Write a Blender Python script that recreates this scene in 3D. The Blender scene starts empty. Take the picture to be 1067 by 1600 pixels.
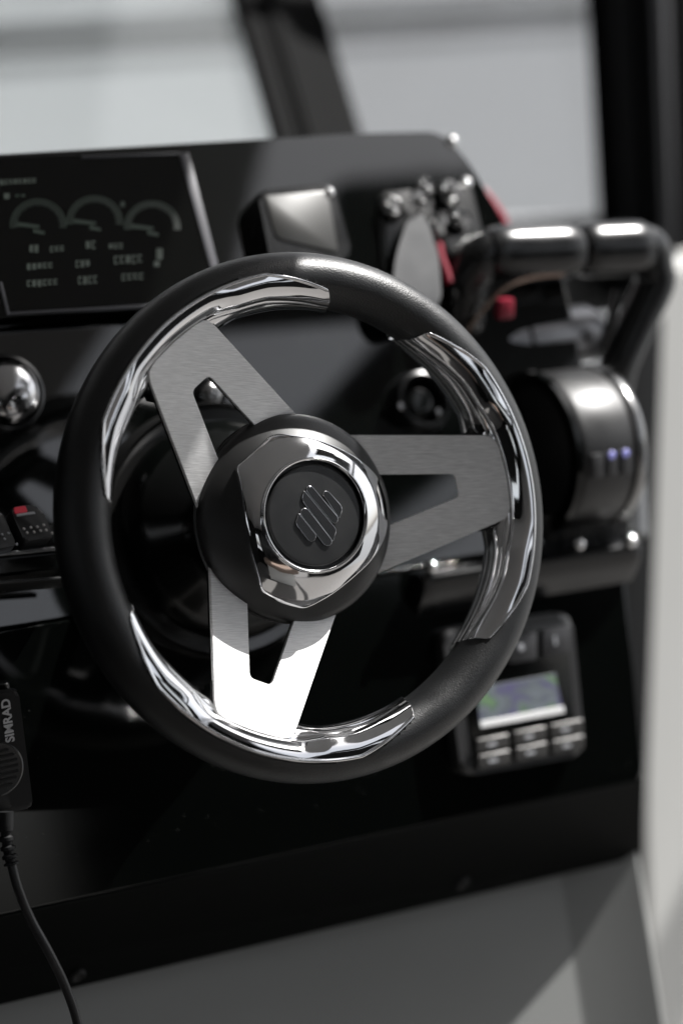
import bpy, bmesh, math, random
from mathutils import Vector, Matrix, noise
R = math.radians
sc = bpy.context.scene
random.seed(7)
V = Vector

# ------------------------------------------------------------------ camera
FPX = 3778.0                       # focal length in photo pixels (85 mm on a 24x36 portrait frame)
YAW, PIT = R(60.6), R(14.3)
CAM = V((0, 0, 1.55))
cr = V((math.sin(YAW), -math.cos(YAW), 0))
cf = V((math.cos(YAW) * math.cos(PIT), math.sin(YAW) * math.cos(PIT), -math.sin(PIT)))
cu = cr.cross(cf)
camd = bpy.data.cameras.new('camera')
cam = bpy.data.objects.new('camera', camd)
sc.collection.objects.link(cam)
M = Matrix((cr, cu, -cf)).transposed().to_4x4()
M.translation = CAM
cam.matrix_world = M
camd.sensor_fit = 'VERTICAL'
camd.sensor_height = 36
camd.sensor_width = 24
camd.lens = 85
camd.clip_start = 0.05
camd.clip_end = 500
camd.dof.use_dof = True
camd.dof.focus_distance = 1.562
camd.dof.aperture_fstop = 2.1
sc.camera = cam

# ------------------------------------------------------------------ light
SUN = V((0.575, -0.040, 0.816)).normalized()
elev = math.asin(SUN.z)
sunaz = math.atan2(SUN.x, SUN.y)
w = bpy.data.worlds.new('World')
sc.world = w
w.use_nodes = True
nt = w.node_tree
sky = nt.nodes.new('ShaderNodeTexSky')
sky.sky_type = 'NISHITA'
sky.sun_disc = False
sky.sun_elevation = elev
sky.sun_rotation = sunaz
sky.air_density = 1.0
sky.dust_density = 3.0
sky.ozone_density = 1.0
hs = nt.nodes.new('ShaderNodeHueSaturation')
hs.inputs['Saturation'].default_value = 0.25
nt.links.new(sky.outputs[0], hs.inputs['Color'])
nt.links.new(hs.outputs[0], nt.nodes['Background'].inputs[0])
nt.nodes['Background'].inputs[1].default_value = 0.095
sl = bpy.data.lights.new('sun', 'SUN')
sl.energy = 4.6
sl.angle = R(0.53)
sl.color = (1, 0.98, 0.955)
so = bpy.data.objects.new('sun', sl)
so.rotation_euler = SUN.to_track_quat('Z', 'Y').to_euler()
sc.collection.objects.link(so)
sc.view_settings.view_transform = 'Standard'
sc.view_settings.look = 'None'
sc.view_settings.exposure = 1.0
sc.view_settings.gamma = 1
sc.cycles.max_bounces = 10
sc.cycles.glossy_bounces = 6
sc.cycles.transparent_max_bounces = 8

# ------------------------------------------------------------------ helpers
C = sc.collection


def ray(px, py):
    return (cf + cr * ((px - 533.5) / FPX) - cu * ((py - 800) / FPX))


def at(px, py, depth):
    return CAM + ray(px, py) * depth


def hit(px, py, P, n):
    d = ray(px, py)
    return CAM + d * ((P - CAM).dot(n) / d.dot(n))


class Frame:
    """A plane that runs along world X, leaning back by tilt; local x = along, y = up the plane, z = out of it."""

    def __init__(s, P, tilt, turn=0):
        s.x = V((math.cos(R(turn)), math.sin(R(turn)), 0))
        h = V((0, 0, 1)).cross(s.x)      # horizontal, pointing away from viewer
        s.y = (h * math.sin(R(tilt)) + V((0, 0, 1)) * math.cos(R(tilt))).normalized()
        s.z = s.x.cross(s.y)
        s.P = P

    def loc(s, px, py, lift=0):
        q = hit(px, py, s.P + s.z * lift, s.z) - s.P
        return (q.dot(s.x), q.dot(s.y))

    def w(s, x, y, z=0):
        return s.P + s.x * x + s.y * y + s.z * z

    def mat(s, x=0, y=0, z=0):
        m = Matrix((s.x, s.y, s.z)).transposed().to_4x4()
        m.translation = s.w(x, y, z)
        return m


def mesh(name, verts, faces, mat, parent=None, smooth=True, mw=None, angle=35, mats=None, mi=None):
    me = bpy.data.meshes.new(name)
    me.from_pydata([tuple(v) for v in verts], [], faces)
    me.validate()
    return link(name, me, mat, parent, smooth, mw, angle)


def link(name, me, mat, parent=None, smooth=True, mw=None, angle=35):
    o = bpy.data.objects.new(name, me)
    C.objects.link(o)
    if mat: me.materials.append(mat)
    bm = bmesh.new(); bm.from_mesh(me)
    bmesh.ops.recalc_face_normals(bm, faces=bm.faces)
    if smooth:
        ca = R(angle)
        for f in bm.faces: f.smooth = True
        for e in bm.edges:
            if len(e.link_faces) == 2 and e.calc_face_angle(0) > ca: e.smooth = False
    bm.to_mesh(me); bm.free()
    if mw is not None:
        o.matrix_world = mw
    if parent:
        o.parent = parent
        # wheel and column meshes are in wheel coordinates; everything else keeps its world placement
        root = parent
        while root.parent: root = root.parent
        if mw is not None or root.name not in ('steering_wheel', 'steering_column'):
            o.matrix_parent_inverse = parent_world(parent).inverted()
    return o


def parent_world(p):
    m = p.matrix_basis.copy()
    if p.parent:
        return parent_world(p.parent) @ p.matrix_parent_inverse @ m
    return m


def thing(name, label, cat, mw=None, group=None, loc=None):
    o = bpy.data.objects.new(name, None)
    C.objects.link(o)
    o.empty_display_size = 0.02
    if mw is not None: o.matrix_world = mw
    elif loc is not None: o.matrix_world = Matrix.Translation(loc)
    o['label'] = label; o['category'] = cat
    if group: o['group'] = group
    return o


def bmnew():
    return bmesh.new()


def bmobj(name, bm, mat, parent=None, mw=None, smooth=True, angle=35):
    me = bpy.data.meshes.new(name)
    bm.to_mesh(me); bm.free()
    return link(name, me, mat, parent, smooth, mw, angle)


def prism(bm, pts, z0, z1, bev=0, seg=2, bev_back=False):
    """extrude polygon pts (2-D) from z0 (back) to z1 (front); bevel the front outline"""
    b = [bm.verts.new((p[0], p[1], z0)) for p in pts]
    t = [bm.verts.new((p[0], p[1], z1)) for p in pts]
    n = len(pts)
    fs = [bm.faces.new(t), bm.faces.new(b[::-1])]
    for i in range(n):
        j = (i + 1) % n
        fs.append(bm.faces.new((b[i], b[j], t[j], t[i])))
    if bev:
        es = [e for e in fs[0].edges]
        if bev_back: es += [e for e in fs[1].edges]
        bmesh.ops.bevel(bm, geom=es, offset=bev, segments=seg, profile=0.6, affect='EDGES', clamp_overlap=True)


def rounded(pts, r, seg=5):
    """round the corners of a 2-D polygon; r is one number or one per corner"""
    out = []
    n = len(pts)
    for i in range(n):
        p0, p, p1 = V(pts[i - 1]), V(pts[i]), V(pts[(i + 1) % n])
        rr = r[i] if isinstance(r, (list, tuple)) else r
        if rr <= 0:
            out.append(tuple(p)); continue
        a, b = (p0 - p), (p1 - p)
        d = min(rr, a.length * 0.45, b.length * 0.45)
        a = p + a.normalized() * d; b = p + b.normalized() * d
        for k in range(seg + 1):
            t = k / seg
            q = a * (1 - t) ** 2 + p * 2 * t * (1 - t) + b * t * t
            out.append(tuple(q))
    return out


def rect(x0, y0, x1, y1, r=0.0, seg=4):
    return rounded([(x0, y0), (x1, y0), (x1, y1), (x0, y1)], r, seg) if r else [(x0, y0), (x1, y0), (x1, y1), (x0, y1)]


def plate(name, pts, z0, z1, mat, parent, mw, bev=0.001, seg=2, angle=35):
    bm = bmnew(); prism(bm, pts, z0, z1, bev, seg)
    return bmobj(name, bm, mat, parent, mw, True, angle)


def lathe(name, prof, mat, parent, mw, n=96, angle=35, cap=True):
    """profile of (r, z) turned round local z"""
    vs, fs = [], []
    for k in range(n):
        a = 2 * math.pi * k / n
        for (r_, z) in prof:
            vs.append((r_ * math.cos(a), r_ * math.sin(a), z))
    m = len(prof)
    for k in range(n):
        for j in range(m - 1):
            fs.append((k * m + j, k * m + j + 1, ((k + 1) % n) * m + j + 1, ((k + 1) % n) * m + j))
    o = None
    me = bpy.data.meshes.new(name)
    me.from_pydata(vs, [], fs)
    bm = bmnew(); bm.from_mesh(me)
    bmesh.ops.remove_doubles(bm, verts=bm.verts, dist=1e-6)
    bm.to_mesh(me); bm.free()
    return link(name, me, mat, parent, True, mw, angle)


def tube(bm, path, rad, n=14, squash=None, closed_ends=True):
    """swept tube along 3-D points; rad number or list; squash = (axis vector, factor)"""
    P = [V(p) for p in path]
    rs = rad if isinstance(rad, (list, tuple)) else [rad] * len(P)
    rings = []
    t0 = (P[1] - P[0]).normalized()
    up = V((0, 0, 1)) if abs(t0.z) < 0.9 else V((1, 0, 0))
    nrm = (up - t0 * up.dot(t0)).normalized()
    for i, p in enumerate(P):
        t = (P[min(i + 1, len(P) - 1)] - P[max(i - 1, 0)]).normalized()
        nrm = (nrm - t * nrm.dot(t)).normalized()
        b = t.cross(nrm)
        ring = []
        for k in range(n):
            a = 2 * math.pi * k / n
            d = nrm * math.cos(a) + b * math.sin(a)
            if squash:
                ax, fa = squash
                d = d + ax * (d.dot(ax) * (fa - 1))
            ring.append(bm.verts.new(p + d * rs[i]))
        rings.append(ring)
    for i in range(len(P) - 1):
        for k in range(n):
            bm.faces.new((rings[i][k], rings[i][(k + 1) % n], rings[i + 1][(k + 1) % n], rings[i + 1][k]))
    if closed_ends:
        bm.faces.new(rings[0][::-1]); bm.faces.new(rings[-1])


def smooth_path(pts, sub=8):
    P = [V(p) for p in pts]
    out = []
    for i in range(len(P) - 1):
        p0 = P[max(i - 1, 0)]; p1 = P[i]; p2 = P[i + 1]; p3 = P[min(i + 2, len(P) - 1)]
        for k in range(sub):
            t = k / sub
            out.append(0.5 * ((2 * p1) + (p2 - p0) * t + (2 * p0 - 5 * p1 + 4 * p2 - p3) * t * t + (3 * p1 - p0 - 3 * p2 + p3) * t ** 3))
    out.append(P[-1])
    return out


def cuboid(bm, c, sx, sy, sz, m=None, bev=0.0, seg=2):
    r_ = bmesh.ops.create_cube(bm, size=1)
    vs = r_['verts']
    bmesh.ops.scale(bm, vec=(sx, sy, sz), verts=vs)
    if bev:
        es = list({e for v in vs for e in v.link_edges})
        r2 = bmesh.ops.bevel(bm, geom=es, offset=bev, segments=seg, profile=0.6, affect='EDGES')
        vs = list({v for f in r2['faces'] for v in f.verts} | {v for v in vs if v.is_valid})
    M4 = Matrix.Translation(V(c))
    if m is not None: M4 = m @ M4
    bmesh.ops.transform(bm, matrix=M4, verts=vs)


def tag(o, label=None, cat=None, group=None, kind=None):
    if label: o['label'] = label
    if cat: o['category'] = cat
    if group: o['group'] = group
    if kind: o['kind'] = kind
    return o


# ------------------------------------------------------------------ materials
def pmat(name, col, rough=0.5, metal=0.0, spec=0.5, coat=0.0, coat_r=0.03, bump=None, rvar=None, aniso=0, emis=None, speck=None):
    """bump=(scale, strength, distance, detail); rvar=(scale, lo, hi); speck=(scale, threshold, colour) dust"""
    m = bpy.data.materials.new(name)
    m.use_nodes = True
    t = m.node_tree; N = t.nodes; L = t.links
    b = N['Principled BSDF']
    b.inputs['Base Color'].default_value = (*col, 1)
    b.inputs['Roughness'].default_value = rough
    b.inputs['Metallic'].default_value = metal
    b.inputs['Specular IOR Level'].default_value = spec
    b.inputs['Coat Weight'].default_value = coat
    b.inputs['Coat Roughness'].default_value = coat_r
    tc = N.new('ShaderNodeTexCoord')
    if bump:
        n = N.new('ShaderNodeTexNoise'); n.inputs['Scale'].default_value = bump[0]; n.inputs['Detail'].default_value = bump[3] if len(bump) > 3 else 3
        L.new(tc.outputs['Object'], n.inputs['Vector'])
        bu = N.new('ShaderNodeBump'); bu.inputs['Strength'].default_value = bump[1]; bu.inputs['Distance'].default_value = bump[2]
        L.new(n.outputs[0], bu.inputs['Height']); L.new(bu.outputs[0], b.inputs['Normal'])
        if coat: L.new(bu.outputs[0], b.inputs['Coat Normal'])
    if rvar:
        n = N.new('ShaderNodeTexNoise'); n.inputs['Scale'].default_value = rvar[0]; n.inputs['Detail'].default_value = 6
        L.new(tc.outputs['Object'], n.inputs['Vector'])
        mr = N.new('ShaderNodeMapRange'); mr.inputs[1].default_value = 0.35; mr.inputs[2].default_value = 0.7
        mr.inputs[3].default_value = rvar[1]; mr.inputs[4].default_value = rvar[2]
        L.new(n.outputs[0], mr.inputs[0]); L.new(mr.outputs[0], b.inputs['Roughness'])
    if speck:
        vo = N.new('ShaderNodeTexVoronoi'); vo.inputs['Scale'].default_value = speck[0]
        L.new(tc.outputs['Object'], vo.inputs['Vector'])
        cr_ = N.new('ShaderNodeMapRange'); cr_.inputs[1].default_value = speck[1]; cr_.inputs[2].default_value = speck[1] * 0.5
        cr_.inputs[3].default_value = 0; cr_.inputs[4].default_value = 1
        L.new(vo.outputs['Distance'], cr_.inputs[0])
        n2 = N.new('ShaderNodeTexNoise'); n2.inputs['Scale'].default_value = speck[0] * 0.13
        L.new(tc.outputs['Object'], n2.inputs['Vector'])
        g = N.new('ShaderNodeMath'); g.operation = 'GREATER_THAN'; g.inputs[1].default_value = 0.56
        L.new(n2.outputs[0], g.inputs[0])
        mu = N.new('ShaderNodeMath'); mu.operation = 'MULTIPLY'
        L.new(cr_.outputs[0], mu.inputs[0]); L.new(g.outputs[0], mu.inputs[1])
        mx = N.new('ShaderNodeMix'); mx.data_type = 'RGBA'
        mx.inputs[6].default_value = (*col, 1); mx.inputs[7].default_value = (*speck[2], 1)
        L.new(mu.outputs[0], mx.inputs[0]); L.new(mx.outputs[2], b.inputs['Base Color'])
    if emis:
        b.inputs['Emission Color'].default_value = (*emis[0], 1)
        b.inputs['Emission Strength'].default_value = emis[1]
    return m


M_leather = pmat('rim_leather', (0.005, 0.0055, 0.006), 0.4, spec=0.6, bump=(1000, 0.5, 0.0005, 2), rvar=(60, 0.35, 0.46))
M_chrome = pmat('chrome', (0.78, 0.78, 0.79), 0.04, 1.0, rvar=(35, 0.025, 0.075))
M_shell = pmat('hub_black', (0.010, 0.010, 0.010), 0.40, spec=0.55, bump=(2500, 0.08, 0.0002), rvar=(25, 0.34, 0.46))
M_cap = pmat('cap_rubber', (0.012, 0.0125, 0.013), 0.42, spec=0.5, rvar=(50, 0.34, 0.5))
M_logo = pmat('cap_emblem', (0.007, 0.0073, 0.008), 0.24, spec=0.8)
M_edge = pmat('emblem_edge', (0.45, 0.45, 0.46), 0.22, 0.9)
M_gloss = pmat('gloss_black', (0.0012, 0.0016, 0.0014), 0.04, spec=1.0, rvar=(9, 0.03, 0.08), speck=(260, 0.055, (0.35, 0.35, 0.33)))
M_gloss2 = pmat('gloss_black_trim', (0.002, 0.0025, 0.0023), 0.13, spec=0.4, rvar=(12, 0.10, 0.2))
M_under = pmat('bevel_black', (0.0025, 0.0031, 0.0029), 0.5, spec=0.03)
M_satin = pmat('satin_black', (0.004, 0.0044, 0.0048), 0.24, spec=0.5, rvar=(30, 0.20, 0.29))
M_post = pmat('post_black', (0.003, 0.0032, 0.0034), 0.8, spec=0.1)
M_matte = pmat('matte_black', (0.006, 0.0065, 0.007), 0.55, spec=0.3, bump=(900, 0.2, 0.0003))
M_grey = pmat('grey_gelcoat', (0.23, 0.235, 0.23), 0.35, spec=0.5, rvar=(6, 0.3, 0.45))
M_white = pmat('white_gelcoat', (0.62, 0.62, 0.60), 0.35, spec=0.5, rvar=(5, 0.3, 0.45))
M_steel = pmat('satin_steel', (0.25, 0.25, 0.25), 0.22, 1.0, rvar=(30, 0.16, 0.3))
M_glint = pmat('glint_polish', (0.8, 0.8, 0.8), 0.09, 1.0)
M_red = pmat('red_cord', (0.22, 0.003, 0.02), 0.4)
M_led = pmat('blue_led', (0.2, 0.2, 0.6), 0.3, emis=((0.30, 0.30, 0.60), 0.22))
M_ledw = pmat('white_dot', (0.45, 0.43, 0.42), 0.4)
M_mark = pmat('grey_print', (0.30, 0.31, 0.33), 0.5)
M_pale = pmat('pale_tag', (0.05, 0.052, 0.055), 0.5, rvar=(40, 0.4, 0.6))


def brushed():
    m = bpy.data.materials.new('brushed_aluminium'); m.use_nodes = True
    t = m.node_tree; N = t.nodes; L = t.links; b = N['Principled BSDF']
    b.inputs['Metallic'].default_value = 1
    tc = N.new('ShaderNodeTexCoord')
    mp = N.new('ShaderNodeMapping'); mp.inputs['Rotation'].default_value = (0, 0, R(22)); mp.inputs['Scale'].default_value = (110, 2600, 110)
    L.new(tc.outputs['Object'], mp.inputs[0])
    n = N.new('ShaderNodeTexNoise'); n.inputs['Scale'].default_value = 1; n.inputs['Detail'].default_value = 3
    L.new(mp.outputs[0], n.inputs['Vector'])
    mr = N.new('ShaderNodeMapRange'); mr.inputs[1].default_value = 0.3; mr.inputs[2].default_value = 0.7; mr.inputs[3].default_value = 0.62; mr.inputs[4].default_value = 0.92
    L.new(n.outputs[0], mr.inputs[0])
    cb = N.new('ShaderNodeCombineColor')
    for i in range(3): L.new(mr.outputs[0], cb.inputs[i])
    L.new(cb.outputs[0], b.inputs['Base Color'])
    mr2 = N.new('ShaderNodeMapRange'); mr2.inputs[1].default_value = 0.3; mr2.inputs[2].default_value = 0.7; mr2.inputs[3].default_value = 0.60; mr2.inputs[4].default_value = 0.78
    L.new(n.outputs[0], mr2.inputs[0]); L.new(mr2.outputs[0], b.inputs['Roughness'])
    bu = N.new('ShaderNodeBump'); bu.inputs['Strength'].default_value = 0.10; bu.inputs['Distance'].default_value = 0.0002
    L.new(n.outputs[0], bu.inputs['Height']); L.new(bu.outputs[0], b.inputs['Normal'])
    return m


M_brush = brushed()


def glass(tint=(0.93, 0.95, 0.95)):
    m = bpy.data.materials.new('windscreen_glass'); m.use_nodes = True
    t = m.node_tree; N = t.nodes; L = t.links
    N.remove(N['Principled BSDF'])
    tr = N.new('ShaderNodeBsdfTransparent'); tr.inputs[0].default_value = (*tint, 1)
    gl = N.new('ShaderNodeBsdfGlossy'); gl.inputs['Roughness'].default_value = 0.02; gl.inputs[0].default_value = (.25, .25, .25, 1)
    fr = N.new('ShaderNodeFresnel'); fr.inputs[0].default_value = 1.45
    mx = N.new('ShaderNodeMixShader')
    L.new(fr.outputs[0], mx.inputs[0]); L.new(tr.outputs[0], mx.inputs[1]); L.new(gl.outputs[0], mx.inputs[2])
    L.new(mx.outputs[0], N['Material Output'].inputs[0])
    return m


M_glass = glass()
M_glass2 = glass((0.78, 0.785, 0.79))


def screen_mat(name, kind):
    m = bpy.data.materials.new(name); m.use_nodes = True
    t = m.node_tree; N = t.nodes; L = t.links; b = N['Principled BSDF']
    b.inputs['Roughness'].default_value = 0.12
    b.inputs['Base Color'].default_value = (0.003, 0.003, 0.003, 1)
    tc = N.new('ShaderNodeTexCoord')
    n = N.new('ShaderNodeTexNoise'); n.inputs['Scale'].default_value = 38; n.inputs['Detail'].default_value = 2; n.inputs['Distortion'].default_value = 1.2
    L.new(tc.outputs['Object'], n.inputs['Vector'])
    r_ = N.new('ShaderNodeValToRGB')
    e = r_.color_ramp.elements
    e[0].position = 0.34; e[0].color = (0.13, 0.12, 0.22, 1)
    e[1].position = 0.62; e[1].color = (0.17, 0.27, 0.15, 1)
    x = e.new(0.42); x.color = (0.15, 0.17, 0.18, 1)
    x = e.new(0.50); x.color = (0.20, 0.22, 0.25, 1)
    x = e.new(0.56); x.color = (0.13, 0.17, 0.15, 1)
    L.new(n.outputs[0], r_.inputs[0]); L.new(r_.outputs[0], b.inputs['Emission Color'])
    b.inputs['Emission Strength'].default_value = 0.45
    return m


M_stereo_lcd = screen_mat('stereo_picture', 0)
M_ui = pmat('display_graphics', (0.01, 0.012, 0.01), 0.3, emis=((0.42, 0.50, 0.43), 0.045))
M_ui_dim = pmat('display_dial', (0.01, 0.012, 0.01), 0.3, emis=((0.34, 0.48, 0.38), 0.022))
M_ui_faint = pmat('display_band', (0.01, 0.012, 0.01), 0.3, emis=((0.32, 0.46, 0.36), 0.008))
M_lcd_black = pmat('display_glass', (0.002, 0.0022, 0.002), 0.07, spec=0.4)

# ------------------------------------------------------------------ wheel frame (fitted to the photograph)
WU = V((0.9916, -0.0711, -0.1083)).normalized()
WN = V((-0.0367, -0.9558, 0.2917)).normalized()
WV = WN.cross(WU).normalized(); WU = WV.cross(WN)
WP = CAM + V((0.7275, 1.3681, -0.4005))
WM = Matrix((WU, WV, WN)).transposed().to_4x4(); WM.translation = WP


def wloc(px, py, h):
    q = hit(px, py, WP + WN * h, WN) - WP
    return (q.dot(WU), q.dot(WV))


# ------------------------------------------------------------------ setting: console panels
PF = Frame(WP - WN * 0.105, 13)                 # lower fascia, behind the wheel
XL = -1.1


def along(fr, px, py):
    """local y of the line along X that passes through this pixel"""
    return fr.loc(px, py)[1]


console = thing('helm_console', 'gloss black dashboard with a grey lower base behind the steering wheel', 'console', loc=WP - V((0, -0.25, 1.1)))


def panel(fr, name, pts_px, thick, mat, bev=0.004, seg=3, rnd=None):
    pts = [fr.loc(*p) for p in pts_px]
    if rnd: pts = rounded(pts, rnd, 6)
    return plate(name, pts, -thick, 0, mat, console, fr.mat(), bev, seg)


# lower fascia
yb = along(PF, 0, 1430); yt = along(PF, 0, 985)
xr = PF.loc(1003, 1150)[0]
lower = plate('lower_fascia', rounded([(XL, yb), (xr - .004, yb), (xr, yt), (XL, yt)], [0, .004, 0.004, 0], 4), -0.03, 0, M_gloss, console, PF.mat(), 0.005, 3)
lower.data.materials[0] = pmat('gloss_black_lower', (0.0014, 0.0018, 0.0016), 0.07, spec=0.45, rvar=(9, 0.05, 0.11), speck=(260, 0.055, (0.35, 0.35, 0.33)))
# bevelled strip below
Pb = PF.w(0, yb, 0)
UF = Frame(Pb, -24)
yb2 = UF.loc(0, 1572)[1]
under = plate('lower_bevel', rounded([(XL, yb2), (UF.loc(1001, 1342)[0], yb2), (xr - .001, -0.0015), (XL, -0.0015)], [0, .008, 0, 0], 6), -0.03, -0.0005, M_under, console, UF.mat(), 0.003, 3)
# mid fascia: leans back more
MF = Frame(PF.w(0, yt, 0), 24)
ym = MF.loc(0, 505)[1]
mid = plate('middle_fascia', [(XL, 0.0012), (xr, 0.0012), (xr, ym), (XL, ym)], -0.03, -0.0008, M_gloss, console, MF.mat(), 0.003, 3)
# upper fascia (instrument binnacle)
TF = Frame(MF.w(0, ym, 0.012), 31)
top_pts = [(-150, 505), (760, 470), (812, 400), (780, 335), (730, 250), (690, 213), (560, 211), (-150, 247)]
tp = [TF.loc(*p) for p in top_pts]
tp[0] = (XL, 0.0); tp[1] = (tp[1][0], 0.0); tp[-1] = (XL, tp[-1][1]); tp[-2] = (tp[-2][0], tp[-1][1])
tp[-3] = (tp[-3][0], tp[-1][1] - 0.002)
upper = plate('upper_fascia', rounded(tp, [0, .01, .02, .03, .03, .05, .0, 0], 6), -0.10, 0, M_gloss, console, TF.mat(), 0.016, 6)
TOPY = tp[-1][1]
# panel seam and top pad, seen edge on
bm = bmnew()
q0 = TF.w(XL, TOPY, -0.06); q1 = TF.w(tp[-3][0] - 0.02, TOPY, -0.06)
tube(bm, [q0 + V((0, 0, 0.0)), q1], 0.012, 12)
bmobj('top_edge', bm, M_matte, console)
# ridge along the joint of the upper and middle fascia
# grey gelcoat base, vertical, set back under the bevel
Yw = UF.w(0, yb2, 0).y + 0.028
Zw = UF.w(0, yb2, 0).z
xw = hit(960, 1420, V((0, Yw, 0)), V((0, -1, 0))).x
xb = hit(862, 1500, V((0, Yw, 0)), V((0, -1, 0))).x
bm = bmnew()
x0 = XL + WP.x
pro = [(x0, Yw), (xb - 0.003, Yw), (xb - 0.001, Yw - .0002), (xb + .001, Yw - .0008), (xw - 0.004, Yw - (xw - .004 - xb) * .46)]
for k in range(1, 7):
    t = k / 6 * math.pi / 2
    pro.append((xw - 0.004 + 0.004 * math.sin(t), Yw - (xw - .004 - xb) * .46 + 0.004 - 0.004 * math.cos(t)))
pro += [(xw, Yw + 0.5), (x0, Yw + 0.5)]
T12 = math.tan(R(18))
lo = [bm.verts.new((a, b_ - (Zw + .02) * T12, 0.0)) for a, b_ in pro]; hi = [bm.verts.new((a, b_, Zw + 0.02)) for a, b_ in pro]
for i in range(len(pro)):
    j = (i + 1) % len(pro)
    bm.faces.new((lo[i], lo[j], hi[j], hi[i]))
bm.faces.new(hi)
bmobj('base_wall', bm, M_grey, console, angle=20)
# screws in the bevel
for p in ((722, 1381), (122, 1524)):
    a, b_ = UF.loc(*p)
    lathe('screw', [(0, 0.0012), (0.0018, 0.001), (0.0042, 0.0022), (0.0058, 0.001), (0.0062, -0.001)], M_matte, console, UF.mat(a, b_, 0), 24)
# pod that carries the throttle: a wedge with a rounded front lip
PODZ = 0.020
yl = PF.loc(660, 893, PODZ)[1]; xl_ = PF.loc(664, 893, PODZ)[0]; xrr = PF.loc(1003, 845, PODZ)[0]
xs = [xl_, xrr]
bm = bmnew()
prof = [(-0.02, yl - 0.036), (0.0008, yl - 0.034), (0.004, yl - 0.030), (0.012, yl - 0.022), (PODZ - .002, yl - 0.013), (PODZ - 0.001, yl - 0.005), (PODZ - 0.006, yl - 0.0005), (PODZ - 0.014, yl), (-0.12, yl + 0.012), (-0.12, yl - 0.036)]
cols = []
for (x, s) in ((xl_, 0.86), (xl_ + 0.003, 0.94), (xl_ + 0.009, 0.985), (xl_ + 0.018, 1.0), (xrr - 0.014, 1.0), (xrr - 0.005, 0.985), (xrr - 0.001, 0.95), (xrr, 0.9)):
    cols.append([bm.verts.new((x, yl - 0.03 + (y - (yl - 0.03)) * (1 - (1 - s) * 0.6), z * s if z > 0 else z)) for z, y in prof])
for i in range(len(cols) - 1):
    for j in range(len(prof)):
        k = (j + 1) % len(prof)
        bm.faces.new((cols[i][j], cols[i][k], cols[i + 1][k], cols[i + 1][j]))
bm.faces.new(cols[0]); bm.faces.new(cols[-1][::-1])
bmobj('throttle_pod', bm, pmat('pod_black', (0.004, 0.0045, 0.005), 0.17, spec=0.5, rvar=(14, 0.18, 0.28)), console, PF.mat(), angle=40)

for (px, py, fr, lf, rr_) in ((706, 220, TF, .001, .0055), (729, 285, TF, .001, .0050), (515, 300, TF, .021, .0042), (676, 886, PF, PODZ, .0045), (906, 850, PF, PODZ, .0045), (986, 845, PF, PODZ, .0050)):  # added polished domes that stand in for sun glints on the gloss edges
    a, c_ = fr.loc(px, py, lf)
    lathe('glint_dome', [(0, rr_ * .62), (rr_ * .35, rr_ * .56), (rr_ * .65, rr_ * .40), (rr_ * .88, rr_ * .16), (rr_, 0), (rr_, -.004)], M_glint, console, fr.mat(a, c_, lf), 32, 70)

# ------------------------------------------------------------------ steering wheel
wheel = thing('steering_wheel', 'black leather boat steering wheel with three brushed aluminium spokes and chrome trim', 'steering wheel', WM)
RC, RA, RB, RH = 0.1548, 0.0176, 0.0200, 0.0370
TAU = R(18.6)
A0 = R(130.6)


def lerp(a, b, t): return a + (b - a) * t


def interp(x, tab):
    if x <= tab[0][0]: return tab[0][1]
    for (a, b), (c_, d) in zip(tab, tab[1:]):
        if x <= c_: return lerp(b, d, (x - a) / (c_ - a))
    return tab[-1][1]



def a_top_of(ap):
    return interp(ap, [(0, 103), (28, 101), (44.5, 64), (60, 60)])


def in_trim(th, al):
    """is this point of the rim section covered by a chrome trim?"""
    a = math.degrees(al)
    for k in range(3):
        ph = abs((math.degrees(th - A0 + k * 2 * math.pi / 3) + 180) % 360 - 180)
        at_ = a_top_of(ph)
        if -72 < a < at_ - 1.5:
            v = (at_ - a) / (at_ + 70)
            if ph < 44.5 + 6.5 * min(1, v) ** 0.8 - 0.5: return True
    return False


vs, fs = [], []
NU, NV = 720, 72
for i in range(NU):
    th = 2 * math.pi * i / NU
    for j in range(NV):
        al = -math.pi + 2 * math.pi * j / NV
        k = 0.62 if in_trim(th, al) else 1.0
        r_ = RC - RA * k * math.cos(al)
        vs.append((r_ * math.cos(th), r_ * math.sin(th), RH + RB * k * math.sin(al)))
for i in range(NU):
    for j in range(NV):
        fs.append((i * NV + j, ((i + 1) % NU) * NV + j, ((i + 1) % NU) * NV + (j + 1) % NV, i * NV + (j + 1) % NV))
mesh('rim', vs, fs, M_leather, wheel, angle=50)

PC = [(0, None, .0009), (.07, None, .0007), (.28, 70, -.0028), (.40, 56, -.0050), (.47, 46, -.0030), (.62, 24, .0030), (.74, 8, .0062), (.86, -20, .0050), (1, -66, .0006)]
PE = [(0, None, .0009), (.07, None, .0007), (.28, 62, .0012), (.40, 50, -.0004), (.47, 42, -.0002), (.62, 24, .0008), (.74, 12, .0022), (.86, -20, .0006), (1, -66, .0006)]


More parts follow.
